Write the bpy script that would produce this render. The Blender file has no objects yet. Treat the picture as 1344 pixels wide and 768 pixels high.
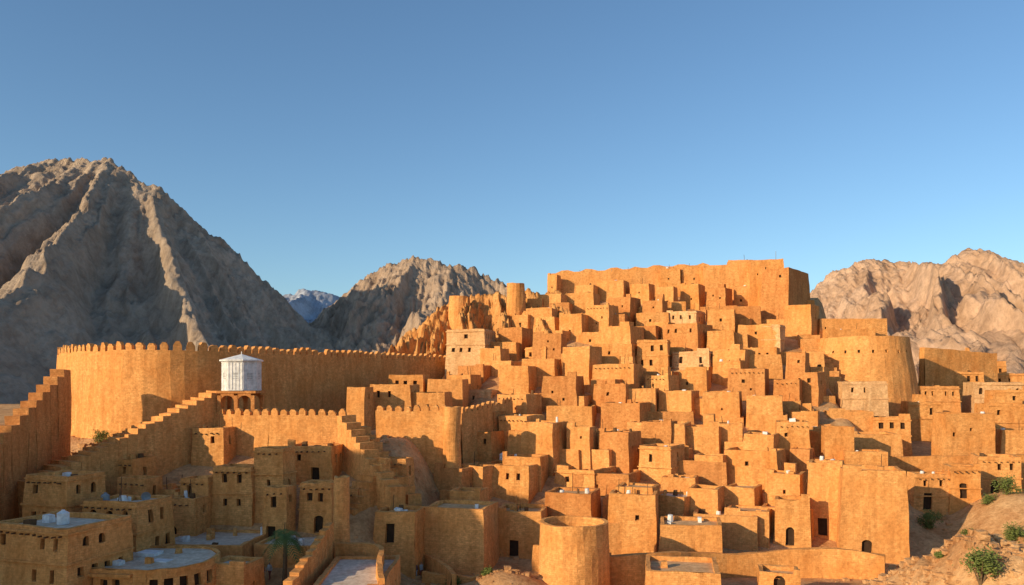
import bpy, math, random
from mathutils import Vector, noise, Matrix
random.seed(11)
R=random.uniform
scene=bpy.context.scene
ZC=22.0; F=1045.0
# site survey helpers : bearing/elevation readings + distance (m) -> metres
def WX(b,Y): return (b-672.0)/F*Y
def WZ(e,Y): return ZC-(e-500.0)/F*Y
def interp(pts,x):
    if x<=pts[0][0]: return pts[0][1]
    for (a,b),(c,d) in zip(pts,pts[1:]):
        if x<=c: return b+(d-b)*(x-a)/(c-a)
    return pts[-1][1]
def sm(a,b,x):
    t=max(0,min(1,(x-a)/(b-a))); return t*t*(3-2*t)
# ------------------------------------------------------------ terrain
LP=[(0,1),(70,1.5),(78,2),(86,5),(95,10),(105,14.5),(300,15)]
CP=[(0,0),(88,.6),(95,2),(190,42),(203,42),(228,16)]
RP=[(0,0),(70,0),(105,2.5),(165,17.5),(300,16)]
XL=[(90,-12),(100,-10),(157,-5),(190,9),(200,9)]
XR=[(90,52),(100,52),(150,58),(190,75)]
def G(x,y):
    l=interp(LP,y); r=interp(RP,y); c=interp(CP,y)
    xl=interp(XL,y); xr=interp(XR,y)
    b=l+(r-l)*sm(-10,40,x)
    m=sm(xl-5,xl+2,x)*(1-sm(xr-2,xr+5,x))
    z=b+(c-b)*m
    # near bank at the right
    bk=sm(23,36,x+(y-64)*.25)*math.exp(-((y-60)/12)**2)
    z+=8.8*bk+bk*(1.6*noise.noise(Vector((x*.22,y*.22,9)))+.9*(1-2*abs(noise.noise(Vector((x*.5,y*.35,4))))))
    z+=5.5*sm(52,63,x)*math.exp(-((y-99)/11)**2)
    z+=2.2*math.exp(-((x+.5)/4)**2-((y-79)/4)**2)
    # unseen hill added west of the town, shaped to shade its lower houses
    s=x*.6-y*.8; r_=x*.8+y*.6
    z+=44*math.exp(-(abs(s+84)/21)**4-((r_+56)/24)**2)
    z+=noise.noise(Vector((x*.07,y*.07,0)))*.7+noise.noise(Vector((x*.4,y*.4,3)))*.18
    return z
# ------------------------------------------------------------ materials
def newmat(name):
    m=bpy.data.materials.new(name); m.use_nodes=True
    nt=m.node_tree; b=nt.nodes['Principled BSDF']; b.inputs['Roughness'].default_value=.95
    b.inputs['Specular IOR Level'].default_value=.1
    return m,nt,b
def nd(nt,t,**k):
    n=nt.nodes.new(t)
    for a,v in k.items():
        if hasattr(n,a): setattr(n,a,v)
        else: n.inputs[a].default_value=v
    return n
def mixc(nt,fac,a,b,mode='MIX'):
    n=nt.nodes.new('ShaderNodeMix'); n.data_type='RGBA'; n.blend_type=mode
    for sock,v in ((n.inputs[0],fac),(n.inputs[6],a),(n.inputs[7],b)):
        if hasattr(v,'is_linked') or hasattr(v,'links'): nt.links.new(v,sock)
        else: sock.default_value=v if not isinstance(v,tuple) else (*v,1) if len(v)==3 else v
    return n.outputs[2]
def ramp(nt,src,p0,p1,c0=(0,0,0),c1=(1,1,1)):
    r=nt.nodes.new('ShaderNodeValToRGB'); e=r.color_ramp.elements
    e[0].position=p0; e[1].position=p1; e[0].color=(*c0,1); e[1].color=(*c1,1)
    nt.links.new(src,r.inputs[0]); return r.outputs[0]
def mathn(nt,op,a,b):
    n=nt.nodes.new('ShaderNodeMath'); n.operation=op
    for i,v in enumerate((a,b)):
        if isinstance(v,(int,float)): n.inputs[i].default_value=v
        else: nt.links.new(v,n.inputs[i])
    return n.outputs[0]
def mud(name,c1,c2,brick=True,vary=.35,bump=.42):
    m,nt,b=newmat(name)
    geo=nd(nt,'ShaderNodeNewGeometry'); uv=nd(nt,'ShaderNodeTexCoord'); oi=nd(nt,'ShaderNodeObjectInfo')
    n1=nd(nt,'ShaderNodeTexNoise',Scale=.28,Detail=6.0,Roughness=.65); nt.links.new(geo.outputs['Position'],n1.inputs['Vector'])
    n2=nd(nt,'ShaderNodeTexNoise',Scale=2.6,Detail=6.0,Roughness=.72); nt.links.new(geo.outputs['Position'],n2.inputs['Vector'])
    mp=nd(nt,'ShaderNodeMapping'); mp.inputs['Scale'].default_value=(1.1,1.1,.16); nt.links.new(geo.outputs['Position'],mp.inputs['Vector'])
    n3=nd(nt,'ShaderNodeTexNoise',Scale=1.0,Detail=4.0,Roughness=.6); nt.links.new(mp.outputs[0],n3.inputs['Vector'])
    col=mixc(nt,ramp(nt,n1.outputs['Fac'],.38,.62),c1,c2)
    col=mixc(nt,mathn(nt,'MULTIPLY',oi.outputs['Random'],vary),col,tuple(min(1,x*k) for x,k in zip(c2,(1.12,1.17,1.28))))
    streak=ramp(nt,n3.outputs['Fac'],.32,.58,(.7,.62,.55),(1,1,1)); col=mixc(nt,.65,col,streak,'MULTIPLY')
    grain=ramp(nt,n2.outputs['Fac'],.34,.6,(.7,.63,.57),(1.12,1.12,1.12)); col=mixc(nt,.75,col,grain,'MULTIPLY')
    h=mathn(nt,'ADD',n2.outputs['Fac'],mathn(nt,'MULTIPLY',n3.outputs['Fac'],.6))
    if brick:
        br=nd(nt,'ShaderNodeTexBrick',Scale=1.0); br.inputs['Brick Width'].default_value=.46; br.inputs['Row Height'].default_value=.21
        br.inputs['Mortar Size'].default_value=.025; br.inputs['Mortar Smooth'].default_value=.8
        br.inputs['Color1'].default_value=(1.12,1.12,1.12,1); br.inputs['Color2'].default_value=(.8,.77,.73,1); br.inputs['Mortar'].default_value=(.68,.62,.56,1)
        w=nd(nt,'ShaderNodeTexNoise',Scale=1.2,Detail=2.0); nt.links.new(uv.outputs['UV'],w.inputs['Vector'])
        va=nt.nodes.new('ShaderNodeVectorMath'); va.operation='MULTIPLY_ADD'; nt.links.new(w.outputs['Color'],va.inputs[0]); va.inputs[1].default_value=(.35,.35,0); nt.links.new(uv.outputs['UV'],va.inputs[2])
        nt.links.new(va.outputs[0],br.inputs['Vector'])
        fac=ramp(nt,n1.outputs['Fac'],.4,.62,(.2,)*3,(.85,)*3)
        mm=nt.nodes.new('ShaderNodeMix'); mm.data_type='RGBA'; mm.blend_type='MULTIPLY'
        nt.links.new(fac,mm.inputs[0]); nt.links.new(col,mm.inputs[6]); nt.links.new(br.outputs['Color'],mm.inputs[7]); col=mm.outputs[2]
        h=mathn(nt,'SUBTRACT',h,mathn(nt,'MULTIPLY',mathn(nt,'MULTIPLY',br.outputs['Fac'],.35),fac))
    bp=nd(nt,'ShaderNodeBump',Strength=bump,Distance=.2); nt.links.new(h,bp.inputs['Height'])
    nt.links.new(col,b.inputs['Base Color']); nt.links.new(bp.outputs[0],b.inputs['Normal'])
    return m
MUD=mud('mud_brick',(.67,.285,.08),(.79,.395,.135))
MUDR=mud('red_mud_brick',(.55,.215,.065),(.65,.3,.1))
MUDP=mud('pale_plaster',(.68,.38,.165),(.76,.47,.23))
ROOF=mud('earth_roof',(.58,.33,.15),(.72,.46,.24),False,.3,.3)
ROOFG=mud('grey_roof',(.6,.47,.34),(.72,.6,.46),False,.3,.3)
GROUND=mud('sandy_ground',(.54,.28,.12),(.7,.42,.2),False,0,.9)
ROCKO=mud('orange_rock',(.6,.26,.075),(.72,.37,.13),False,0,1.0)
def plain(name,c,rough=.8,sc=2.5):
    m,nt,b=newmat(name); b.inputs['Roughness'].default_value=rough
    n=nd(nt,'ShaderNodeTexNoise',Scale=sc,Detail=4.0)
    g=nd(nt,'ShaderNodeNewGeometry'); nt.links.new(g.outputs['Position'],n.inputs['Vector'])
    c0=tuple(x*.72 for x in c); nt.links.new(ramp(nt,n.outputs['Fac'],.35,.65,c0,c),b.inputs['Base Color']); return m
DARK=plain('room_shade_and_hair',(.06,.035,.02))  # room darkness painted on the backs of openings; also hair
WOOD=plain('old_timber',(.16,.085,.04))
WHITE=plain('white_paint',(.84,.82,.79),.5)
GREYM=plain('grey_metal',(.3,.31,.32),.5)
LEAF=plain('leaves',(.17,.2,.05),sc=6); PALMM=plain('palm_leaf',(.14,.19,.06),sc=6); BARK=plain('bark',(.2,.13,.07))
SKIN=plain('skin',(.4,.24,.16)); CLO=[plain('cloth_a',(.06,.06,.1)),plain('cloth_b',(.5,.48,.44)),plain('cloth_c',(.25,.07,.05))]
def rock(name,c1,c2,sc,bump,bd):
    m,nt,b=newmat(name)
    geo=nd(nt,'ShaderNodeNewGeometry')
    n1=nd(nt,'ShaderNodeTexNoise',Scale=.02*sc,Detail=8.0,Roughness=.65); nt.links.new(geo.outputs['Position'],n1.inputs['Vector'])
    mp=nd(nt,'ShaderNodeMapping'); mp.inputs['Scale'].default_value=(.2*sc,.05*sc,.03*sc); mp.inputs['Rotation'].default_value=(0,.2,0); nt.links.new(geo.outputs['Position'],mp.inputs['Vector'])
    n2=nd(nt,'ShaderNodeTexNoise',Scale=1.0,Detail=12.0,Roughness=.72); nt.links.new(mp.outputs[0],n2.inputs['Vector'])
    n4=nd(nt,'ShaderNodeTexNoise',Scale=.3*sc,Detail=8.0,Roughness=.75); nt.links.new(geo.outputs['Position'],n4.inputs['Vector'])
    col=mixc(nt,ramp(nt,n1.outputs['Fac'],.38,.62),c1,c2)
    col=mixc(nt,.75,col,ramp(nt,n2.outputs['Fac'],.36,.56,(.64,.6,.57),(1.1,1.1,1.1)),'MULTIPLY')
    col=mixc(nt,.5,col,ramp(nt,n4.outputs['Fac'],.38,.58,(.66,.63,.61),(1.08,1.08,1.08)),'MULTIPLY')
    h=mathn(nt,'ADD',n2.outputs['Fac'],mathn(nt,'MULTIPLY',n4.outputs['Fac'],.4))
    bp=nd(nt,'ShaderNodeBump',Strength=bump,Distance=bd); nt.links.new(h,bp.inputs['Height'])
    nt.links.new(col,b.inputs['Base Color']); nt.links.new(bp.outputs[0],b.inputs['Normal']); return m
ROCKL=rock('grey_tan_rock',(.46,.345,.25),(.55,.43,.32),1,.8,5)
ROCKM=rock('mountain_rock',(.46,.325,.225),(.56,.41,.29),1,.8,5)
ROCKR=rock('warm_rock',(.6,.375,.23),(.68,.45,.3),1,.8,4)
ROCKD=rock('haze_tinted_rock',(.34,.37,.43),(.4,.43,.49),.5,.3,6)  # distance haze put into the bluish base colour
# ------------------------------------------------------------ mesh builder
class MB:
    def __init__(s): s.v=[];s.f=[];s.m=[];s.uv=[]
    def poly(s,pts,mat=0,uv=None):
        i=len(s.v); s.v.extend(pts); s.f.append(tuple(range(i,i+len(pts)))); s.m.append(mat)
        if uv is None: uv=[(p[0]+.3*p[2],p[1]) for p in pts]
        s.uv.extend(uv)
    def box(s,x0,x1,y0,y1,z0,z1,mat=0):
        p=[(x0,y0),(x1,y0),(x1,y1),(x0,y1)]
        for i in range(4):
            a=p[i];b=p[(i+1)%4]; L=math.hypot(b[0]-a[0],b[1]-a[1])
            s.poly([(a[0],a[1],z0),(b[0],b[1],z0),(b[0],b[1],z1),(a[0],a[1],z1)],mat,[(0,z0),(L,z0),(L,z1),(0,z1)])
        s.poly([(a,b,z1) for a,b in p],mat); s.poly([(a,b,z0) for a,b in p[::-1]],mat)
    def tube(s,p0,p1,r0,r1,n=8,mat=0,cap=True):
        p0=Vector(p0);p1=Vector(p1);d=(p1-p0).normalized(); u=d.orthogonal().normalized(); w=d.cross(u)
        A=[p0+(u*math.cos(6.2832*i/n)+w*math.sin(6.2832*i/n))*r0 for i in range(n)]
        B=[p1+(u*math.cos(6.2832*i/n)+w*math.sin(6.2832*i/n))*r1 for i in range(n)]
        for i in range(n):
            j=(i+1)%n; s.poly([tuple(A[i]),tuple(A[j]),tuple(B[j]),tuple(B[i])],mat,[(i,0),(i+1,0),(i+1,2),(i,2)])
        if cap: s.poly([tuple(x) for x in B],mat)
    def obj(s,name,mats,loc=(0,0,0),yaw=0,wob=1.0,batter=0,zt=0,smooth=False):
        cy,sy=math.cos(yaw),math.sin(yaw); out=[]
        for x,y,z in s.v:
            if batter:
                k=1+batter*(zt-z); x*=k;y*=k
            X=x*cy-y*sy+loc[0];Y=x*sy+y*cy+loc[1];Z=z+loc[2]
            if wob:
                a=noise.noise_vector(Vector((X*.23,Y*.23,Z*.23)))*.18*wob
                b=noise.noise_vector(Vector((X*1.1,Y*1.1,Z*1.1)))*.1*wob
                X+=a.x+b.x;Y+=a.y+b.y;Z+=a.z*.7+b.z*1.2
            out.append((X-loc[0],Y-loc[1],Z-loc[2]))
        me=bpy.data.meshes.new(name); me.from_pydata(out,[],s.f)
        for m in mats: me.materials.append(m)
        me.polygons.foreach_set('material_index',s.m)
        l=me.uv_layers.new(name='UVMap'); l.data.foreach_set('uv',[c for t in s.uv for c in t])
        if smooth: me.polygons.foreach_set('use_smooth',[True]*len(s.f))
        me.update(); o=bpy.data.objects.new(name,me); o.location=loc; scene.collection.objects.link(o); return o
def cuts(a,b,step,extra=()):
    n=max(1,int(round((b-a)/step))); base=[a+(b-a)*i/n for i in range(n+1)]
    ex=[e for e in extra if a<e<b]
    base=[v for v in base if v in(a,b) or all(abs(v-e)>.3 for e in ex)]
    return sorted(set(base+ex))
def wall(mb,p0,p1,z0,z1,ops=(),mat=0,step=1.5,dep=.4,dm=1):
    dx,dy=p1[0]-p0[0],p1[1]-p0[1]; L=math.hypot(dx,dy)
    if L<.01: return
    dx/=L;dy/=L; nx,ny=dy,-dx
    ops=[o for o in ops if o[0]>.05 and o[1]<L-.05 and o[3]<z1-.1 and o[2]>z0]
    us=cuts(0,L,step,[v for o in ops for v in o[:2]]); vs=cuts(z0,z1,step*1.1,[v for o in ops for v in o[2:4]])
    def P(u,v,k=0): return (p0[0]+dx*u-nx*k,p0[1]+dy*u-ny*k,v)
    off=p0[0]*1.7+p0[1]
    for a,b in zip(us,us[1:]):
        for c,d in zip(vs,vs[1:]):
            mu,mv=(a+b)/2,(c+d)/2
            if any(o[0]<mu<o[1] and o[2]<mv<o[3] for o in ops): continue
            mb.poly([P(a,c),P(b,c),P(b,d),P(a,d)],mat,[(a+off,c),(b+off,c),(b+off,d),(a+off,d)])
    for o in ops:
        a,b,c,d=o[:4]; k=dep
        for q in ([P(a,c),P(a,d),P(a,d,k),P(a,c,k)],[P(b,c),P(b,c,k),P(b,d,k),P(b,d)],[P(a,d),P(b,d),P(b,d,k),P(a,d,k)],[P(a,c),P(a,c,k),P(b,c,k),P(b,c)]):
            mb.poly(q,mat)
        mb.poly([P(a,c,k),P(b,c,k),P(b,d,k),P(a,d,k)],dm)
        if len(o)>4 and o[4]:
            r=(b-a)/2; m_=(a+b)/2
            for sgn,e in((-1,a),(1,b)):
                pts=[P(e,d,.02)]+[P(m_+sgn*r*math.cos(t*math.pi/8),d-r+r*math.sin(t*math.pi/8),.02) for t in range(5)]
                mb.poly(pts,mat)
def foot_box(w,d): return [(-w/2,-d/2),(w/2,-d/2),(w/2,d/2),(-w/2,d/2)]
def foot_round(r,n): return [(r*math.cos(-math.pi/2+6.28319*i/n),r*math.sin(-math.pi/2+6.28319*i/n)) for i in range(n)]
def building(name,foot,loc,yaw,zb,zt,ops={},par=.55,th=.42,batter=.012,mats=None,wob=1,step=1.5,extra=None,clutter=4):
    mats=mats or [MUD,DARK,ROOF,WOOD,WHITE]
    mb=MB(); n=len(foot)
    for i in range(n): wall(mb,foot[i],foot[(i+1)%n],zb,zt,ops.get(i,()),step=step)
    mx=max(abs(p[0]) for p in foot); my=max(abs(p[1]) for p in foot)
    inn=[(x*(mx-th)/mx,y*(my-th)/my) for x,y in foot]
    for i in range(n):
        j=(i+1)%n; a,b,c,d=foot[i],foot[j],inn[j],inn[i]; L=math.hypot(b[0]-a[0],b[1]-a[1]); k=max(1,int(round(L/step)))
        lp=lambda p,q,t:(p[0]+(q[0]-p[0])*t,p[1]+(q[1]-p[1])*t)
        for q in range(k):
            t0,t1=q/k,(q+1)/k
            A,B,C,D=lp(a,b,t0),lp(a,b,t1),lp(d,c,t1),lp(d,c,t0)
            mb.poly([(*A,zt),(*B,zt),(*C,zt),(*D,zt)],0,[(t0*L,0),(t1*L,0),(t1*L,th),(t0*L,th)])
            mb.poly([(*D,zt),(*C,zt),(*C,zt-par-.25),(*D,zt-par-.25)],0,[(t0*L,0),(t1*L,0),(t1*L,par),(t0*L,par)])
    mb.poly([(*p,zt-par) for p in inn],2)
    if clutter and mx>2:
        for _ in range(random.randint(0,clutter)):
            s=R(.15,.4); x=R(-mx+.9,mx-.9);y=R(-my+.9,my-.9); z=zt-par-.1
            k=random.random()
            if k<.5: mb.box(x-s,x+s*R(.6,1.4),y-s,y+s,z,z+R(.3,.8),random.choice((0,0,3,4)))
            elif k<.8: mb.tube((x,y,z),(x,y,z+R(.5,1.0)),s,s*.8,9,random.choice((0,4,3)))
            else: mb.tube((x,y,z),(x+R(-.2,.2),y,z+R(1.2,2.4)),.05,.04,5,3)
    if extra: extra(mb,zt)
    return mb.obj(name,mats,loc=(loc[0],loc[1],0),yaw=yaw,wob=wob,batter=batter,zt=zt)
def winrow(L,z0,z1,w,gap,arch=0,m=.7,keep=1.0):
    out=[];n=int((L-2*m+gap)//(w+gap))
    if n<1: return out
    tot=n*w+(n-1)*gap; s=(L-tot)/2
    for i in range(n):
        if random.random()<keep:
            j=R(-.12,.12); out.append((s+i*(w+gap)+j,s+i*(w+gap)+w+j-R(0,.12),z0,z1,arch))
    return out
def hillY(yb): return min(187,59.9/(.42+(yb-500)/F))
def H(x0,x1,yt,yb,Y=None,yaw=None,win=0,mats=None,name='mud_brick_house',ratio=None,par=None,beams=False,door=False,hut=None,ledge=False,clutter=4):
    if Y is None: Y=hillY(yb)
    if yaw is None: yaw=-math.radians(R(16,36))
    else: yaw=math.radians(yaw)
    wp=(x1-x0)/F*Y; ratio=ratio or R(.8,1.1)
    w=wp/(math.cos(yaw)+ratio*abs(math.sin(yaw))); d=w*ratio
    cx=WX((x0+x1)/2,Y); cyy=Y+d/2*math.cos(yaw)+w/2*abs(math.sin(yaw))*.5
    zt=WZ(yt,Y)
    c,s=math.cos(yaw),math.sin(yaw); cs=[(cx+a*c-b*s,cyy+a*s+b*c) for a,b in foot_box(w,d)]
    zb=min(G(*p) for p in cs)-.8; zb=min(zb,zt-2)
    ops={}
    gz=max(G(*cs[0]),G(*cs[1]))
    for e,L in((0,w),(1,d),(3,d)):
        o=[]
        if win==0:
            if random.random()<.55:
                for _ in range(random.randint(1,3)):
                    u=R(.9,L-1.3) if L>2.4 else .8; v=zt-R(1.2,3.6); q=R(.25,.5)
                    if all(abs(u-k[0])>1.1 for k in o): o.append((u,u+q,v-q*1.3,v,0))
        else:
            for k in range(int(win)):
                t=zt-R(.8,1.1)-k*2.6
                if t-1.2>zb+.5: o+=winrow(L,t-R(.75,1.2),t,R(.45,.75),R(.6,1.4),arch=random.random()<.18,keep=.75)
        if door and e==0 and random.random()<.6:
            q=R(.35,.65)
            o=[k for k in o if k[2]>gz+2.6 or k[1]<L*q-1 or k[0]>L*q+1]
            o.append((L*q-.5,L*q+.5,gz-.1,gz+R(1.8,2.1),random.random()<.4))
        ops[e]=o
    hut=random.random()<.18 if hut is None else hut
    def ex(mb,z):
        if hut and w>4:
            a=R(-w*.2,w*.1);b=R(0,d*.2); mb.box(a,a+w*.32,b,b+d*.3,z-.7,z+R(1.0,1.7),0)
        if beams:
            k=int(w/.7)
            for i in range(k):
                u=-w/2+.5+i*.7; mb.box(u,u+.12,-d/2-R(.2,.4),-d/2+.1,z-.75,z-.62,3)
        if ledge:
            for lz in (z-.5,z-3.0):
                if lz>zb+.5:
                    mb.box(-w/2-.14,w/2+.14,-d/2-.14,-d/2+.05,lz,lz+.16,0); mb.box(w/2-.05,w/2+.14,-d/2+.06,d/2,lz+.003,lz+.163,0)
        if random.random()<.4:
            sx=random.choice((-1,1)); q=R(.5,w*.4); mb.box(sx*w/2-q*(sx>0),sx*w/2+q*(sx<0),-d/2+.01,-d/2+.45,z-.1,z+R(.25,.7),0)
    return building(name,foot_box(w,d),(cx,cyy),yaw,zb,zt,ops,par=par if par is not None else R(.35,.8),mats=mats,extra=ex,clutter=clutter)
PM=[MUDP,DARK,ROOF,WOOD,WHITE]; RM=[MUDR,DARK,ROOF,WOOD,WHITE]; GM=[MUD,DARK,ROOFG,WOOD,WHITE]
# ------------------------------------------------------------ ground sheet
def axis(a,b,step,far_lo,far_hi):
    v=[];x=a
    while x<=b: v.append(x);x+=step
    s=step;x=a
    lo=[]
    while x>far_lo: s*=1.25;x-=s;lo.append(x)
    s=step;x=v[-1];hi=[]
    while x<far_hi: s*=1.25;x+=s;hi.append(x)
    return lo[::-1]+v+hi
xs=axis(-125,120,1.0,-5000,5000); ys=axis(-10,228,1.0,-3000,7000)
gv=[(x,y,G(x,y)) for y in ys for x in xs]; nx=len(xs)
gf=[(j*nx+i,j*nx+i+1,(j+1)*nx+i+1,(j+1)*nx+i) for j in range(len(ys)-1) for i in range(nx-1)]
me=bpy.data.meshes.new('ground'); me.from_pydata(gv,[],gf); me.materials.append(GROUND); me.polygons.foreach_set('use_smooth',[True]*len(gf))
scene.collection.objects.link(bpy.data.objects.new('ground',me))
# ------------------------------------------------------------ mountains
def mountain(name,prof,Yr,D,base,amp,fr,mat,nx,ny,xpk,seed,crest=2.0,back=.6,fan=.4,det=1.0,power=1.0,body=.35,k4=.22,k6=.07,rot=0):
    P=[(WX(a,Yr),WZ(b,Yr)) for a,b in prof]; X0,X1=P[0][0],P[-1][0]; xp=WX(xpk,Yr); V=[];Fc=[]
    for i in range(nx):
        x=X0+(X1-X0)*i/(nx-1); zr=interp(P,x)
        for j in range(ny):
            q=j/(ny-1); t=-back+(1+back)*q; at=abs(t)
            y=Yr-t*D+noise.noise(Vector((x*fr*.6,seed,2)))*D*.12
            f=(1-at)**power if t>0 else max(0,1-at/back)
            xs_=xp+(x-xp)/(fan+(1-fan)*min(1,at+.05))*1.0
            wx=xs_+noise.noise(Vector((x*fr,y*fr,seed)))*.3/fr+noise.noise(Vector((x*fr*4,y*fr*4,seed)))*.08/fr
            r1=1-2*abs(noise.noise(Vector((wx*fr,at*.9,seed+5))))
            r2=1-2*abs(noise.noise(Vector((wx*fr*2.7+9,at*1.6,seed+8))))
            r4=1-2*abs(noise.noise(Vector((wx*fr*6.5+3,at*2.6,seed+1))))
            r6=1-2*abs(noise.noise(Vector((wx*fr*15+3,at*5,seed+2))))
            r3=noise.fractal(Vector((x*fr*4,y*fr*4,seed)),.8,2.2,5)
            r5=1-2*abs(noise.noise(Vector((x*fr*14,y*fr*14,seed+3))))
            env=min(1,at*3.2)*(1-at*.5) if t>0 else .2*at
            cf=body+(1-body)*math.exp(-at*14)
            z=base+(zr-base)*f+amp*env*((r1-.75)*.95+(r2-.5)*.36+(r4-.5)*k4+(r6-.5)*k6)+r3*det*(.35+.6*min(1,at*4))+((r5-.5)+noise.noise(Vector((x*fr*8,y*fr*8,seed))))*crest*cf
            if at>.97 or i in(0,nx-1): z=base-6
            V.append((x,y,z))
    for i in range(nx-1):
        for j in range(ny-1):
            a=i*ny+j; Fc.append((a,a+1,a+ny+1,a+ny))
    me=bpy.data.meshes.new(name); me.from_pydata(V,[],Fc); me.materials.append(mat); me.polygons.foreach_set('use_smooth',[True]*len(Fc))
    o=bpy.data.objects.new(name,me); scene.collection.objects.link(o)
mountain('rocky_mountain',[(-500,420),(-300,330),(-100,262),(0,224),(38,211),(70,204),(110,210),(150,213),(180,233),(230,262),(270,300),(300,321),(340,362),(370,394),(400,423),(440,447),(520,480)],470,250,14,25,.017,ROCKL,680,320,80,1.3,2.8,det=3.2,fan=.3,body=.3,k4=.1,k6=.05)
mountain('rocky_mountain',[(380,470),(420,420),(440,400),(470,374),(510,348),(545,340),(600,349),(640,362),(680,378),(720,392),(780,420),(860,470)],620,230,14,36,.018,ROCKM,360,190,550,7.7,3.4,det=5,body=.4,k4=.14)
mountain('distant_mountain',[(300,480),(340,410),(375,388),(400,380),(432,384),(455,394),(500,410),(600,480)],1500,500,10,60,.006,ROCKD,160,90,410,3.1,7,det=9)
mountain('rocky_mountain',[(980,470),(1040,405),(1075,374),(1100,354),(1125,347),(1150,342),(1178,350),(1205,347),(1228,353),(1245,340),(1268,329),(1290,326),(1312,334),(1335,352),(1360,376),(1420,395),(1500,380),(1620,420),(1750,480)],520,260,14,38,.02,ROCKR,520,260,1285,12.2,2.8,det=4,body=.4,k4=.14,k6=.04)
mountain('rocky_mountain',[(1150,480),(1230,454),(1290,438),(1344,417),(1420,390),(1520,400),(1640,440),(1750,480)],360,120,14,14,.03,ROCKR,200,100,1420,22.2,1.4,det=2)
mountain('rocky_hill',[(470,482),(505,464),(528,448),(556,424),(572,408),(586,398),(605,393),(640,388),(700,384),(745,386),(790,420)],183,40,13,9,.1,ROCKO,320,150,640,4.4,.8,det=2.0,power=.7,body=1)
# ------------------------------------------------------------ walls
def citywall(name,path,zt,th=1.4,merlon=(.95,.5,1.0),mats=None,step=1.45,wob=1.0):
    pts=[Vector(p) for p in path]
    dense=[]
    for i in range(len(pts)-1):
        p0=pts[max(0,i-1)];p1=pts[i];p2=pts[i+1];p3=pts[min(len(pts)-1,i+2)]
        for k in range(20):
            t=k/20; dense.append(.5*((2*p1)+(-p0+p2)*t+(2*p0-5*p1+4*p2-p3)*t*t+(-p0+3*p1-3*p2+p3)*t**3))
    dense.append(pts[-1]); S=[0]
    for a,b in zip(dense,dense[1:]): S.append(S[-1]+(b-a).length)
    L=S[-1]; n=max(2,int(L/step)); out=[];j=0
    for k in range(n+1):
        s=L*k/n
        while j<len(S)-2 and S[j+1]<s: j+=1
        t=(s-S[j])/max(1e-6,S[j+1]-S[j]); out.append(dense[j].lerp(dense[j+1],min(1,t)))
    mb=MB()
    T=[]
    for k in range(n+1):
        d=(out[min(n,k+1)]-out[max(0,k-1)]).normalized(); T.append(Vector((d.y,-d.x)))
    for k in range(n):
        a,b=out[k],out[k+1]; na,nb=T[k],T[k+1]; z1a,z1b=zt(k/n),zt((k+1)/n)
        za=min(G(a.x,a.y),G(b.x,b.y))-.8; rows=max(2,int((z1a-za)/1.5)); u0,u1=L*k/n,L*(k+1)/n
        def P(p,nn,o,z,zt_): 
            q=o+max(0,zt_-z)*.035; return (p.x+nn.x*q,p.y+nn.y*q,z)
        for side in(1,-1):
            o=th/2
            for r in range(rows):
                v0a=za+(z1a-za)*r/rows;v1a=za+(z1a-za)*(r+1)/rows;v0b=za+(z1b-za)*r/rows;v1b=za+(z1b-za)*(r+1)/rows
                mb.poly([P(a,na*side,o,v0a,z1a),P(b,nb*side,o,v0b,z1b),P(b,nb*side,o,v1b,z1b),P(a,na*side,o,v1a,z1a)],0,[(u0,v0a),(u1,v0b),(u1,v1b),(u0,v1a)])
        o=th/2
        mb.poly([P(a,na,o,z1a,z1a),P(b,nb,o,z1b,z1b),P(b,-nb,o,z1b,z1b),P(a,-na,o,z1a,z1a)],0)
        if merlon:
            w,t2,h=merlon; h*=R(.75,1.1); w*=R(.88,1.08)
            if random.random()<.06: h*=.45
            d=(b-a).normalized(); m=(a+b)/2; nn=(na+nb).normalized(); z0=(z1a+z1b)/2-.05
            prof=[(-w/2,0),(w/2,0),(w/2,h*.6),(w*.22,h),(-w*.22,h),(-w/2,h*.6)]
            fr=[(m.x+d.x*u+nn.x*(th/2-.02),m.y+d.y*u+nn.y*(th/2-.02),z0+v) for u,v in prof]
            bk=[(m.x+d.x*u+nn.x*(th/2-.02-t2),m.y+d.y*u+nn.y*(th/2-.02-t2),z0+v) for u,v in prof]
            mb.poly(fr,0,[(u,v) for u,v in prof]); mb.poly(bk[::-1],0)
            for q in range(1,6):
                e=(q+1)%6; mb.poly([fr[q],fr[e],bk[e],bk[q]],0)
    for k in(0,n):
        a=out[k];na=T[k];z=zt(k/n);g=G(a.x,a.y)-.8
        mb.poly([(a.x+na.x*th/2,a.y+na.y*th/2,g),(a.x-na.x*th/2,a.y-na.y*th/2,g),(a.x-na.x*th/2,a.y-na.y*th/2,z),(a.x+na.x*th/2,a.y+na.y*th/2,z)],0)
    return mb.obj(name,mats or [MUD],wob=wob)
def bp(l): return [(WX(a,Y),Y) for a,Y in l]
citywall('crenellated_city_wall',bp([(118,140),(88,126),(90,117),(120,109),(165,105.5),(220,105),(275,108),(325,114),(400,125),(500,142),(622,164)]),lambda t:26.0+noise.noise(Vector((t*9,0,0)))*.2,th=2.0,merlon=(1.05,.6,1.15))
citywall('crenellated_wall',bp([(232,105.5),(300,102),(380,100),(458,99)]),lambda t:17.7,merlon=(.85,.5,.8),step=1.25)
citywall('crenellated_wall',bp([(496,108),(540,107),(590,106)]),lambda t:18.0,merlon=(.85,.5,.8),step=1.25)
citywall('crenellated_wall',bp([(600,112),(640,118),(668,124)]),lambda t:17.4+1.5*t,merlon=(.85,.5,.8),step=1.25)
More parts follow.
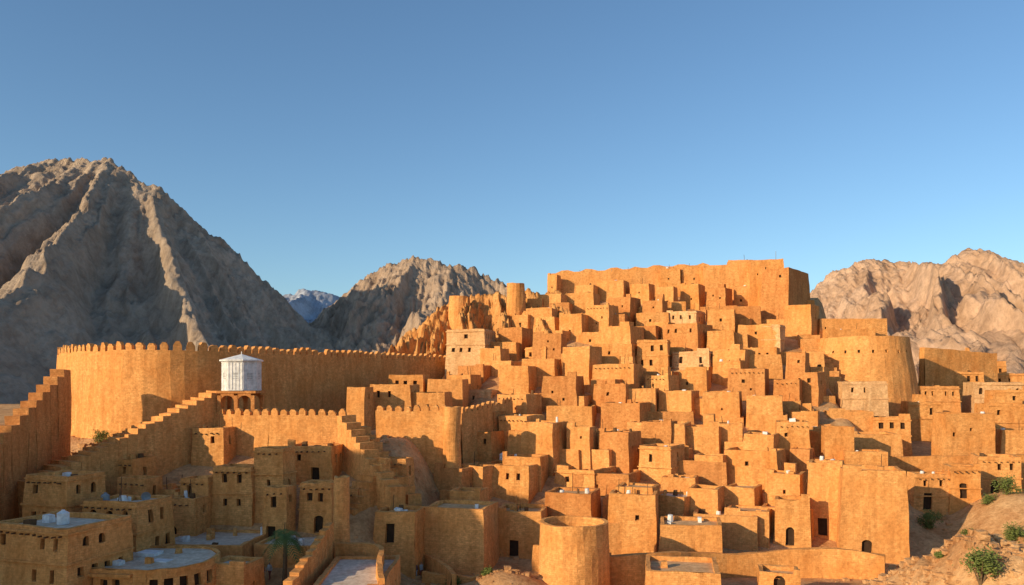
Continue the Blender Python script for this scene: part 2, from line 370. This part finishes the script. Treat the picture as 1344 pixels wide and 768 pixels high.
def stepwall(name,a,b,za,zb,n,th,mats=None,wob=1.0,foot=None):
    a=Vector(a);b=Vector(b);d=(b-a);L=d.length;d.normalize();mb=MB();yaw=math.atan2(d.y,d.x)
    for i in range(n):
        z=za+(zb-za)*i/(n-1)+R(-.12,.12); x0=L*i/n;x1=L*(i+1)/n
        g=min(G(*(a+d*x0)),G(*(a+d*x1)))-1 if foot is None else foot
        ja=R(-.06,.06)
        wall(mb,(x0,-th/2+ja),(x1,-th/2+ja),g,z); wall(mb,(x1,th/2),(x0,th/2),g,z)
        wall(mb,(x1,-th/2+ja),(x1,th/2),g,z);wall(mb,(x0,th/2),(x0,-th/2+ja),g,z)
        mb.poly([(x0,-th/2+ja,z),(x1,-th/2+ja,z),(x1,th/2,z),(x0,th/2,z)],0)
    return mb.obj(name,mats or [MUD,DARK],loc=(a.x,a.y,0),yaw=yaw,wob=wob)
S=lambda nm,x0,Y0,e0,x1,Y1,e1,n,th,mats=None:stepwall(nm,(WX(x0,Y0),Y0),(WX(x1,Y1),Y1),WZ(e0,Y0),WZ(e1,Y1),n,th,mats)
S('stepped_rampart',-60,74,626,84,98,486,13,1.6,[MUDR,DARK])
S('stepped_rampart',30,84,632,288,104,512,22,2.6)
S('stepped_rampart',60,90,612,240,105,540,14,3.0)
S('stepped_rampart',522,90,640,452,99,546,11,2.0)
S('stepped_rampart',545,93,650,470,101,560,9,2.0)
S('rooftop_staircase',452,90,668,500,94,600,9,3.5)
def rtower(name,b,Y,rp,e_top,taper=.01,n=26,e_base=None,ops={},mats=None,par=.7,th=.5,wob=1):
    r=rp/F*Y; cx=WX(b,Y); cy=Y+r; zb=G(cx,cy)-1 if e_base is None else WZ(e_base,Y)
    return building(name,foot_round(r,n),(cx,cy),0,zb,WZ(e_top,Y),ops,par=par,th=th,batter=taper,mats=mats,wob=wob,clutter=0)
rtower('round_wall_tower',593,104,11,535)
rtower('chimney',446,82,11,626,taper=.006,n=14,th=.3)
rtower('round_watchtower',677,170,11.5,371,taper=.02,n=16,par=.5)
rtower('round_watchtower',602,176,14,388,taper=.02,n=16,par=.5)
ho={i:[(.35,.75,27.2,27.75,0)] for i in range(0,44,2)}
rtower('round_bastion',1158,148,57,441,taper=.02,n=44,ops=ho,par=1.0,th=.8)
rtower('round_tower',757,78,46,692,taper=.008,n=30,par=1.3,th=.4,mats=[MUD,DARK,ROOFG,WOOD,WHITE])
H(1078,1165,418,440,Y=163,yaw=-3,ratio=.5)
H(1088,1150,432,450,Y=160,yaw=-3,ratio=.5)
citywall('rampart_wall',bp([(1210,166),(1260,168),(1305,170)]),lambda t:29-1.2*t,merlon=None)
S('citadel_staircase',1092,146,500,1060,160,440,12,4)
# ------------------------------------------------------------ citadel
citywall('fortress_wall',bp([(722,198),(800,196),(870,195),(930,194)]),lambda t:48.6+1.6*t+(0.5 if (t*7)%1>.5 else 0),th=2,merlon=None,mats=[MUD])
H(719,737,361,395,Y=193)
for a in [(925,960,348,395,188),(957,993,341,395,187),(988,1036,340,400,180),(868,897,352,390,191),(895,928,350,392,191)]:
    H(a[0],a[1],a[2],a[3],Y=a[4],hut=False,yaw=-R(8,16))
H(1006,1081,352,450,Y=168,yaw=-40,ratio=2.2,hut=False,mats=RM)
H(1040,1082,400,450,Y=162,yaw=-40,hut=False)
L=[(862,892,376,410),(895,930,373,405),(930,965,378,412),(965,1000,375,404),(1000,1040,372,412),(785,830,368,398),(828,862,372,400),(756,788,374,400),
(690,720,392,418),(707,750,386,420),(745,790,384,418),(800,845,390,430),(845,880,394,430),(930,972,406,450),(965,1005,402,440),(1033,1062,400,440),
(672,702,413,440),(690,735,404,440),(735,775,412,450),(770,815,400,445),(790,850,428,472),(930,972,434,470),(850,890,423,452),
(655,700,430,470),(700,745,438,480),(740,793,455,512),(780,850,478,532),(850,895,493,530),(893,940,486,520),(960,1022,484,530),(940,1000,460,500),
(630,668,457,490),(655,705,480,520),(652,712,518,560),(712,770,494,545),(777,820,498,540),(820,872,510,550),(868,925,513,550),(925,985,514,560),(983,1040,520,570),(1020,1060,498,535),(1035,1068,463,520),
(600,650,480,500),(585,630,492,515),
(620,665,540,590),(655,715,546,600),(685,748,555,622),(745,785,560,620),(788,846,568,625),(845,895,554,600),(900,960,560,602),(932,985,556,600),(915,962,598,640),(980,1030,570,620),(1022,1072,554,612),(1040,1085,540,562),
(570,625,615,668),(600,660,612,660),(660,722,600,645),(810,872,640,700),(870,925,628,660),(905,960,642,690),(955,1010,640,680),(955,1027,672,715),(1010,1068,622,682),(1065,1116,606,660),
(770,815,590,625),(730,770,590,620),(1040,1075,590,625),(870,915,590,615)]
for a in L: H(*a,mats=random.choice([None,None,None,None,RM]),par=R(.2,.6),beams=random.random()<.15)
W_=[(878,932,408,442,1,PM),(838,886,446,490,2,None),(887,952,461,492,1,PM),(1003,1036,426,466,2,PM),(843,905,586,640,1,None),(730,812,617,650,1,None),(586,650,432,466,2,PM),(612,658,512,538,1,PM),(690,730,455,478,1,None),(800,840,455,478,1,None)]
for a in W_:
    H(*a[:4],win=a[4],mats=a[5],ledge=True,Y=150 if a[0]==586 else (136 if a[0]==612 else None),hut=False)
Y=101
while Y<180:
    xl=interp(XL,Y)+2; xr=interp(XR,Y)-3; x=xl+R(0,4)
    while x<xr:
        w=R(4.2,8.5); hh=random.choice((R(.8,2.2),R(1.5,3.2),R(2.4,4.4))); X=x;yy=Y+R(-3,3)
        if random.random()<.2: x+=w*.8; continue
        yaw=-math.radians(R(10,38)); zt=interp(CP,yy)+hh
        foot=foot_box(w,w*R(.7,1.1)); dd=foot[2][1]*2; ops={}
        for e,LL in((0,w),(1,dd)):
            if random.random()<.1: ops[e]=winrow(LL,zt-1.8,zt-1.0,.5,1.0,keep=.8)
            elif random.random()<.5: ops[e]=[(LL*.4,LL*.4+.45,zt-2.0,zt-1.4,0)]
        building('mud_brick_house',foot,(X,yy),yaw,min(G(X-4,yy-4),G(X+4,yy-4),G(X,yy-5))-1,zt,ops,par=R(.2,.6),mats=random.choice([None,None,None,None,RM,GM]))
        x+=w*R(.95,1.4)
    Y+=R(7.2,9)
# foreground lit quarter
for a in [(1113,1206,618,700,92,0,-16),(1065,1118,608,690,97,0,-24),(555,652,668,740,88,0,-14),(648,722,672,722,93,0,-10),(590,640,645,670,97,0,-15),(800,872,650,720,94,0,-14),(868,960,690,730,88,0,-12),(1020,1075,657,700,95,0,-18),
          (490,556,672,722,86,1,-12),(850,962,752,790,73,0,-10),(1000,1060,752,780,74,0,-14)]:
    H(*a[:4],Y=a[4],win=a[5],yaw=a[6],door=True,par=.45,clutter=9)
citywall('courtyard_wall',bp([(785,84),(830,83),(880,84),(920,86),(1000,87),(1080,86),(1160,83)]),lambda t:3.6+.4*math.sin(t*9),th=.7,merlon=None)
citywall('courtyard_wall',bp([(640,99),(700,97),(760,95),(830,95)]),lambda t:5.2,th=.7,merlon=None)
citywall('courtyard_wall',bp([(800,74),(850,72),(885,76),(880,82)]),lambda t:2.4-.5*t,th=.6,merlon=None)
citywall('courtyard_wall',bp([(700,90),(760,88),(800,86)]),lambda t:3.4,th=.6,merlon=None)
citywall('courtyard_wall',bp([(596,80),(584,84),(560,89)]),lambda t:2.6,th=.5,merlon=None)
citywall('courtyard_wall',bp([(556,84),(600,82.5),(640,83)]),lambda t:1.9+.3*math.sin(t*14),th=.5,merlon=None)
citywall('retaining_wall',bp([(1075,116),(1130,116),(1190,115),(1344,114),(1450,114)]),lambda t:10.8+.9*t,th=.9,merlon=None)
# right town
for a in [(1200,1262,507,535,150,1,None),(1238,1300,488,530,166,1,None),(1285,1350,502,532,150,1,PM),(1300,1400,490,520,172,1,None),(1108,1168,501,530,134,1,PM),(1225,1275,460,500,180,0,None),(1270,1330,478,500,178,1,None),
          (1090,1150,540,560,128,0,GM),(1150,1205,548,575,126,1,GM),(1095,1190,570,592,118,0,None),(1243,1306,543,598,117,0,None),(1303,1380,530,595,124,1,None),(1085,1125,560,600,112,0,None),
          (1203,1252,622,668,104,1,None),(1250,1292,612,664,103,1,None),(1290,1350,600,655,107,1,None),(1195,1240,528,545,140,1,None),(1310,1360,512,530,140,1,None),(1060,1100,520,545,135,0,None),(1320,1400,565,600,118,0,None),(1045,1085,500,530,140,0,None)]:
    H(*a[:4],Y=a[4],win=a[5],mats=a[6],door=a[4]<112,ledge=a[5]>0,yaw=-R(4,18),ratio=R(.6,.9),par=.4,beams=a[4]<112)
for a in [(484,545,505,540,122,1,None),(455,486,508,540,118,1,None),(510,560,492,520,132,1,None),(540,590,515,545,122,0,None),(560,612,498,530,130,0,None),(590,640,545,600,118,0,RM)]:
    H(*a[:4],Y=a[4],win=a[5],mats=a[6],yaw=-R(5,18))
# shaded quarter, lower left :  b0,b1,top,base,Y,win,mats,yaw,ratio,par
for a in [(22,112,625,690,78,2,None,-20,.8,.4),(100,200,660,745,76,2,GM,-15,.8,.3),(-30,128,692,790,66,2,GM,-18,.8,.4),(235,280,628,690,88,2,None,-12,.8,.3),(277,337,613,690,88,2,None,-8,.8,.3),(333,378,588,690,88,3,None,-10,.9,.3),(375,442,585,640,94,1,None,-8,.8,.3),(392,442,634,695,86,2,None,-12,.8,.3),
          (440,475,642,680,91,1,None,-10,.8,.3),(265,332,742,775,71,0,GM,-14,.9,.35),(190,330,716,740,79,0,GM,-6,.85,.22),(332,425,716,740,80.5,0,GM,-6,1.0,.22),(180,240,642,690,89,1,None,-12,.8,.3),(150,200,628,660,87,1,GM,-15,.8,.3),(250,300,562,600,98,1,None,-10,.8,.3),(498,540,602,650,96,1,None,-14,.8,.3),(455,495,577,620,98,1,None,-14,.8,.3),(130,190,602,640,91,1,GM,-20,.8,.3),(205,262,655,690,85,1,GM,-8,.9,.25),(345,380,640,690,84.5,1,GM,-8,.9,.25)]:
    H(*a[:4],Y=a[4],win=a[5],mats=a[6],yaw=a[7],ratio=a[8],door=a[5]>0,beams=a[5]>0,ledge=a[5]>1,par=a[9],hut=False,clutter=9)
def roundhouse():
    Y=67; cx=WX(165,Y); w=11.5; hd=5.0; foot=[(-w/2,-hd),(w*.12,-hd)]+[(w*.12+4.4*math.sin(t),-hd*math.cos(t)) for t in [math.radians(q) for q in range(15,181,15)]]+[(-w/2,hd)]
    zt=WZ(748,Y); ops={0:winrow(w*.62,zt-2.0,zt-.8,.7,.45)}
    for i in range(2,9): ops[i]=[(.25,.95,zt-1.9,zt-.8,0)]
    def ex(mb,z):
        mb.box(-w/2-.3,w*.12,-hd-.35,-hd+.05,z-.52,z-.3,0)
        mb.box(-2.2,-.4,1.0,2.6,z-.3,z+.05,4); mb.box(.6,2.0,-1.2,0,z-.3,z-.1,4)
        for k in range(8): mb.box(-w/2+.3+k*.9,-w/2+.45+k*.9,-hd-.3,-hd,z-2.6,z-2.45,3)
    building('round_ended_house',foot,(cx,Y+hd),math.radians(-8),0,zt,ops,par=.22,th=.3,mats=GM,extra=ex,clutter=8)
roundhouse()
H(397,502,774,790,Y=66,win=0,mats=GM,yaw=2,ratio=2.1,par=.3,hut=False,name='walled_roof_terrace',clutter=7)
S('stepped_rampart',378,66,762,434,81,686,9,.7)
citywall('courtyard_wall',bp([(500,66.5),(499,73),(494,80),(440,80.8)]),lambda t:5.6,th=.5,merlon=None)
citywall('courtyard_wall',bp([(190,77),(225,76),(262,75.5)]),lambda t:3.4,th=.4,merlon=None)
# ------------------------------------------------------------ white cabin tower
def cabin():
    Y=102.5; cx=WX(312,Y); cy=Y+1.5; mb=MB(); n=8; zf=WZ(513,Y); zw=WZ(474,Y); r=2.45
    ang=[math.pi/8+i*math.pi/4 for i in range(n)]
    ring=lambda rr,z:[(rr*math.cos(a),rr*math.sin(a),z) for a in ang]
    g=G(cx,cy)-1
    mb.box(-2.6,2.6,-2.2,2.2,g,WZ(541,Y),0)
    zp=WZ(541,Y)
    for sx in(-2.2,-.05,2.1):
        for sy in(-1.9,1.7): mb.box(sx-.22,sx+.25,sy-.2,sy+.25,zp-.1,zf-.6,0)
    for c0 in(-1.98,.2):
        for sy in(-1.9,1.7):
            for k in range(8):
                t0,t1=math.pi*k/8,math.pi*(k+1)/8; rr=.84;cxx=c0+.84
                q=[(cxx-rr*math.cos(t0),zf-1.35+rr*math.sin(t0)*.9),(cxx-rr*math.cos(t1),zf-1.35+rr*math.sin(t1)*.9)]
                for yy in(sy-.15,sy+.2): mb.poly([(q[0][0],yy,q[0][1]),(q[1][0],yy,q[1][1]),(q[1][0],yy,zf-.3),(q[0][0],yy,zf-.3)],0)
                mb.poly([(q[0][0],sy-.15,q[0][1]),(q[1][0],sy-.15,q[1][1]),(q[1][0],sy+.2,q[1][1]),(q[0][0],sy+.2,q[0][1])],0)
    mb.box(-2.5,2.5,-2.15,2.1,zf-.32,zf,0)
    A,B=ring(r,zf),ring(r,zw)
    for i in range(n):
        j=(i+1)%n; mb.poly([A[i],A[j],B[j],B[i]],1)
        a=Vector(A[i]);b=Vector(A[j]);d=b-a;nn=Vector((d.y,-d.x,0)).normalized()
        for k in range(5):
            p=a+d*(k/4*.92+.04); mb.tube(p+nn*.02+Vector((0,0,.05)),p+nn*.02+Vector((0,0,zw-zf-.05)),.04,.04,5,1)
        for zz in(.12,zw-zf-.15):
            mb.tube(a+nn*.03+Vector((0,0,zz)),b+nn*.03+Vector((0,0,zz)),.05,.05,5,1)
        m=a+d*.5; t=d.normalized()
        for q in range(4):
            zz=1.6+q*.22; mb.tube(m-t*.35+nn*.03+Vector((0,0,zz)),m+t*.35+nn*.03+Vector((0,0,zz)),.03,.03,4,2)
    C,D=ring(r+.28,zw),ring(r+.28,zw+.18)
    for i in range(n):
        j=(i+1)%n; mb.poly([C[i],C[j],D[j],D[i]],1); mb.poly([D[i],D[j],(0,0,zw+.95)],1)
    mb.poly(C[::-1],1)
    mb.tube((0,0,zw+.9),(0,0,zw+1.3),.08,.03,6,1)
    mb.obj('white_water_tower',[MUDR,WHITE,GREYM],loc=(cx,cy,0),wob=.0)
cabin()
# ------------------------------------------------------------ small objects
def tank(b,e,Y,r=.55,h=1.2,mat=None):
    mb=MB(); x=WX(b,Y); z=WZ(e,Y)
    mb.tube((0,0,.15),(0,0,h),r,r,16); mb.tube((0,0,h),(0,0,h+.2),r,r*.35,16); mb.tube((0,0,h+.2),(0,0,h+.28),.15,.15,8); mb.box(-r,r,-r,r,0,.14,1)
    mb.obj('rooftop_water_tank',[mat or WHITE,GREYM],loc=(x,Y+1.5,z),wob=0)
tank(70,694,68,.5,1.1); tank(128,665,78,.4,.9,mat=GREYM); tank(660,607,111,.5,1.0)
def dish(b,e,Y):
    mb=MB();r=.45
    for i in range(14):
        a0,a1=6.2832*i/14,6.2832*(i+1)/14
        for q in range(3):
            r0,r1=r*q/3,r*(q+1)/3
            P=lambda rr,a:(rr*math.cos(a),(.25*(r**2-rr**2)/r**2)-.3,rr*math.sin(a)+.8)
            mb.poly([P(r0,a0),P(r1,a0),P(r1,a1),P(r0,a1)],0)
    mb.tube((0,0,0),(0,-.05,.8),.05,.05,6,1); mb.tube((0,-.05,.8),(0,-.6,.9),.02,.02,5,1)
    mb.obj('satellite_dish',[GREYM,GREYM],loc=(WX(b,Y),Y+1.2,WZ(e,Y)),wob=0,yaw=.3)
dish(185,664,78)
def mast(b,Y,e0,e1):
    mb=MB(); mb.tube((0,0,-3),(0,0,WZ(e1,Y)-WZ(e0,Y)),.08,.05,6)
    mb.obj('radio_mast',[GREYM],loc=(WX(b,Y),Y+2,WZ(e0,Y)),wob=0)
mast(1022,182,342,328);mast(762,194,362,353);mast(826,193,358,349);mast(804,193,358,352)
def rubble(name,spots,mat):
    mb=MB()
    for b,Y,sp,n in spots:
        cx=WX(b,Y)
        for _ in range(n):
            x=cx+random.gauss(0,sp);y=Y+random.gauss(0,sp*.8);s=min(.5,abs(random.gauss(.06,.14))+.05);z=G(x,y)
            c=Vector((x,y,z+s*.2))
            pts=[c+Vector((i*s*R(.6,1.1),j*s*R(.6,1.1),k*s*R(.4,.8))) for i in(-1,1) for j in(-1,1) for k in(-1,1)]
            for f in((0,1,3,2),(4,6,7,5),(0,4,5,1),(2,3,7,6),(1,5,7,3),(0,2,6,4)): mb.poly([tuple(pts[q]) for q in f])
    mb.obj(name,[mat],wob=0)
rubble('rubble',[(680,82,2.2,260),(60,92,4,300),(120,100,4,200),(560,90,3,150),(1180,64,4,250),(1250,60,5,300),(1320,62,5,300),(600,100,3,120),(470,105,4,100),(1200,108,5,160),(1100,105,4,120),(1250,85,6,200),(560,84,4,120)],GROUND)
def bush(b,Y,rp,h=.8,n=None,nm='desert_shrub'):
    r=rp/F*Y; cx=WX(b,Y); z0=G(cx,Y); mb=MB(); cl=[]
    for _ in range(13):
        a=R(0,6.28);q=R(0,.75)*r; cl.append(Vector((math.cos(a)*q,math.sin(a)*q*.8,R(.25,1.3)*r*h)))
    for c in cl: mb.tube((0,0,-.2),tuple(c),.05*r,.015,5,1,False)
    for _ in range(n or int(900*max(1,r))):
        c=random.choice(cl); v=Vector((random.gauss(0,1),random.gauss(0,1),random.gauss(0,1)))*r*.17; p=c+v
        if p.z<0.02: p.z=.05
        u=Vector((R(-1,1),R(-1,1),R(-.6,1))).normalized(); w=u.orthogonal().normalized(); s=R(.06,.13)*(1 if r<1.5 else 1.3)
        mb.poly([tuple(p-w*s*.4),tuple(p+u*s),tuple(p+w*s*.4),tuple(p-u*s)],0)
    mb.obj(nm,[LEAF,BARK],loc=(cx,Y,z0),wob=0)
for a in [(1287,57,32,.9),(1322,100,20,.8),(1330,92,20,.7),(1216,109,13,.9),(1218,100,18,.8),(132,103,14,.9),(176,86,16,.7),(506,83,9,.8),(596,82,12,.5),(640,81,11,.5),(560,96,7,.6),(1296,100,13,.7),(1180,100,10,.6),(1232,62,9,.4),(1160,84,9,.5),(655,83,9,.5),(1270,97,10,.6),(1340,84,12,.6)]: bush(*a)
def palm(b,Y,rp,e):
    cx=WX(b,Y); g=G(cx,Y); mb=MB(); Hh=WZ(e,Y)-g; r=rp/F*Y
    p=Vector((0,0,-.3))
    for k in range(10):
        q=Vector((math.sin(k*.25)*.12,0,-.3+(Hh+.3)*(k+1)/10)); mb.tube(p,q,.26-.006*k,.22-.006*k,9,1); p=q
    top=p
    for k in range(38):
        a=k*2.4; el=R(-.3,1.3); Lf=r*R(.9,1.25); d=Vector((math.cos(a),math.sin(a),0)); prev=top
        for s in range(1,15):
            t=s/14; pt=top+d*(Lf*t*math.cos(el*.8))+Vector((0,0,Lf*(math.sin(el)*t-.85*t*t)))
            side=Vector((-d.y,d.x,0)); ll=Lf*.3*math.sin(math.pi*min(1,t*.85+.12))
            for sg in(-1,1):
                tip=pt+side*sg*ll+d*ll*.5+Vector((0,0,-ll*.35)); mid=(pt-prev)*.6
                mb.poly([tuple(prev),tuple(prev+mid),tuple(tip)],0)
            prev=pt
    mb.obj('palm_tree',[PALMM,BARK],loc=(cx,Y,g),wob=0)
palm(373,77.3,28,704)
def person(b,Y,yaw,cm,walk):
    x=WX(b,Y); z=G(x,Y); s=walk*.22
    J=[(0,0,.95,.15),(0,0,1.2,.15),(0,0,1.42,.13),(0,0,1.52,.06),(0,-.01,1.6,.085),(0,0,1.7,.09),
       (.1,0,.9,.1),(.11,-s*.6,.5,.07),(.11,-s*.6+s*.1,.1,.05),(.11,-s*.6-.14,.04,.045),
       (-.1,0,.9,.1),(-.11,s*.6,.5,.07),(-.11,s*1.0,.1,.05),(-.11,s*1.0-.14,.04,.045),
       (.19,0,1.4,.065),(.25,s*.5,1.12,.05),(.25,s*.3-.08,.88,.04),(.25,s*.3-.1,.78,.035),
       (-.19,0,1.4,.065),(-.25,-s*.5,1.12,.05),(-.25,-s*.6-.08,.88,.04),(-.25,-s*.6-.1,.78,.035)]
    E=[(0,1),(1,2),(2,3),(3,4),(4,5),(0,6),(6,7),(7,8),(8,9),(0,10),(10,11),(11,12),(12,13),(2,14),(14,15),(15,16),(16,17),(2,18),(18,19),(19,20),(20,21)]
    me=bpy.data.meshes.new('p'); me.from_pydata([j[:3] for j in J],E,[]); o=bpy.data.objects.new('p',me); scene.collection.objects.link(o)
    o.modifiers.new('s','SKIN'); 
    for v,j in zip(me.skin_vertices[0].data,J): v.radius=(j[3],j[3])
    me.skin_vertices[0].data[0].use_root=True
    m=o.modifiers.new('ss','SUBSURF'); m.levels=2; m.render_levels=2
    bpy.context.view_layer.update()
    me2=bpy.data.meshes.new_from_object(o.evaluated_get(bpy.context.evaluated_depsgraph_get()))
    bpy.data.objects.remove(o)
    me2.materials.clear()
    for mt in (CLO[cm],CLO[(cm+1)%3],SKIN,DARK): me2.materials.append(mt)
    for p in me2.polygons:
        c=p.center; p.use_smooth=True
        p.material_index=3 if (c.z>1.68 or (c.z>1.6 and c.y>.03)) else 2 if (c.z>1.5 or (abs(c.x)>.2 and c.z<.86)) else 0 if c.z>.92 else 1
    q=bpy.data.objects.new('pedestrian',me2); q.location=(x,Y,z-.0); q.rotation_euler=(0,0,yaw); scene.collection.objects.link(q)
person(344,78.6,.6,0,1);person(354,78.8,-.5,1,.8);person(393,78.8,1.6,2,1);person(545,86,.3,0,1);person(553,86.4,.9,1,.7)
# ------------------------------------------------------------ light, sky, camera
SV=Vector((-.80,-.60,0)).normalized(); el=math.radians(18)
sv=Vector((SV.x*math.cos(el),SV.y*math.cos(el),math.sin(el)))
sl=bpy.data.lights.new('sun','SUN'); sl.energy=5.0; sl.angle=math.radians(.5); sl.color=(1,.78,.49)
so=bpy.data.objects.new('sun',sl); so.rotation_euler=sv.to_track_quat('Z','Y').to_euler(); so.location=(-60,-60,80); scene.collection.objects.link(so)
w=bpy.data.worlds.new('World'); scene.world=w; w.use_nodes=True; nt=w.node_tree; bg=nt.nodes['Background']
sk=nt.nodes.new('ShaderNodeTexSky'); sk.sky_type='NISHITA'; sk.sun_disc=False; sk.sun_elevation=el
sk.sun_rotation=math.atan2(SV.x,SV.y)%(2*math.pi); sk.altitude=300; sk.air_density=1.0; sk.dust_density=.9; sk.ozone_density=2.0
tint=mixc(nt,1.0,sk.outputs[0],(.8,.97,1.06),'MULTIPLY')
nt.links.new(tint,bg.inputs[0]); bg.inputs[1].default_value=.148
cd=bpy.data.cameras.new('camera'); cd.lens=28; cd.sensor_width=36; cd.shift_y=116/1344; cd.clip_end=20000; cd.clip_start=.5
co=bpy.data.objects.new('camera',cd); co.location=(0,0,ZC); co.rotation_euler=(math.radians(90),0,0); scene.collection.objects.link(co); scene.camera=co
scene.view_settings.view_transform='Standard'; scene.view_settings.look='None'; scene.view_settings.exposure=0
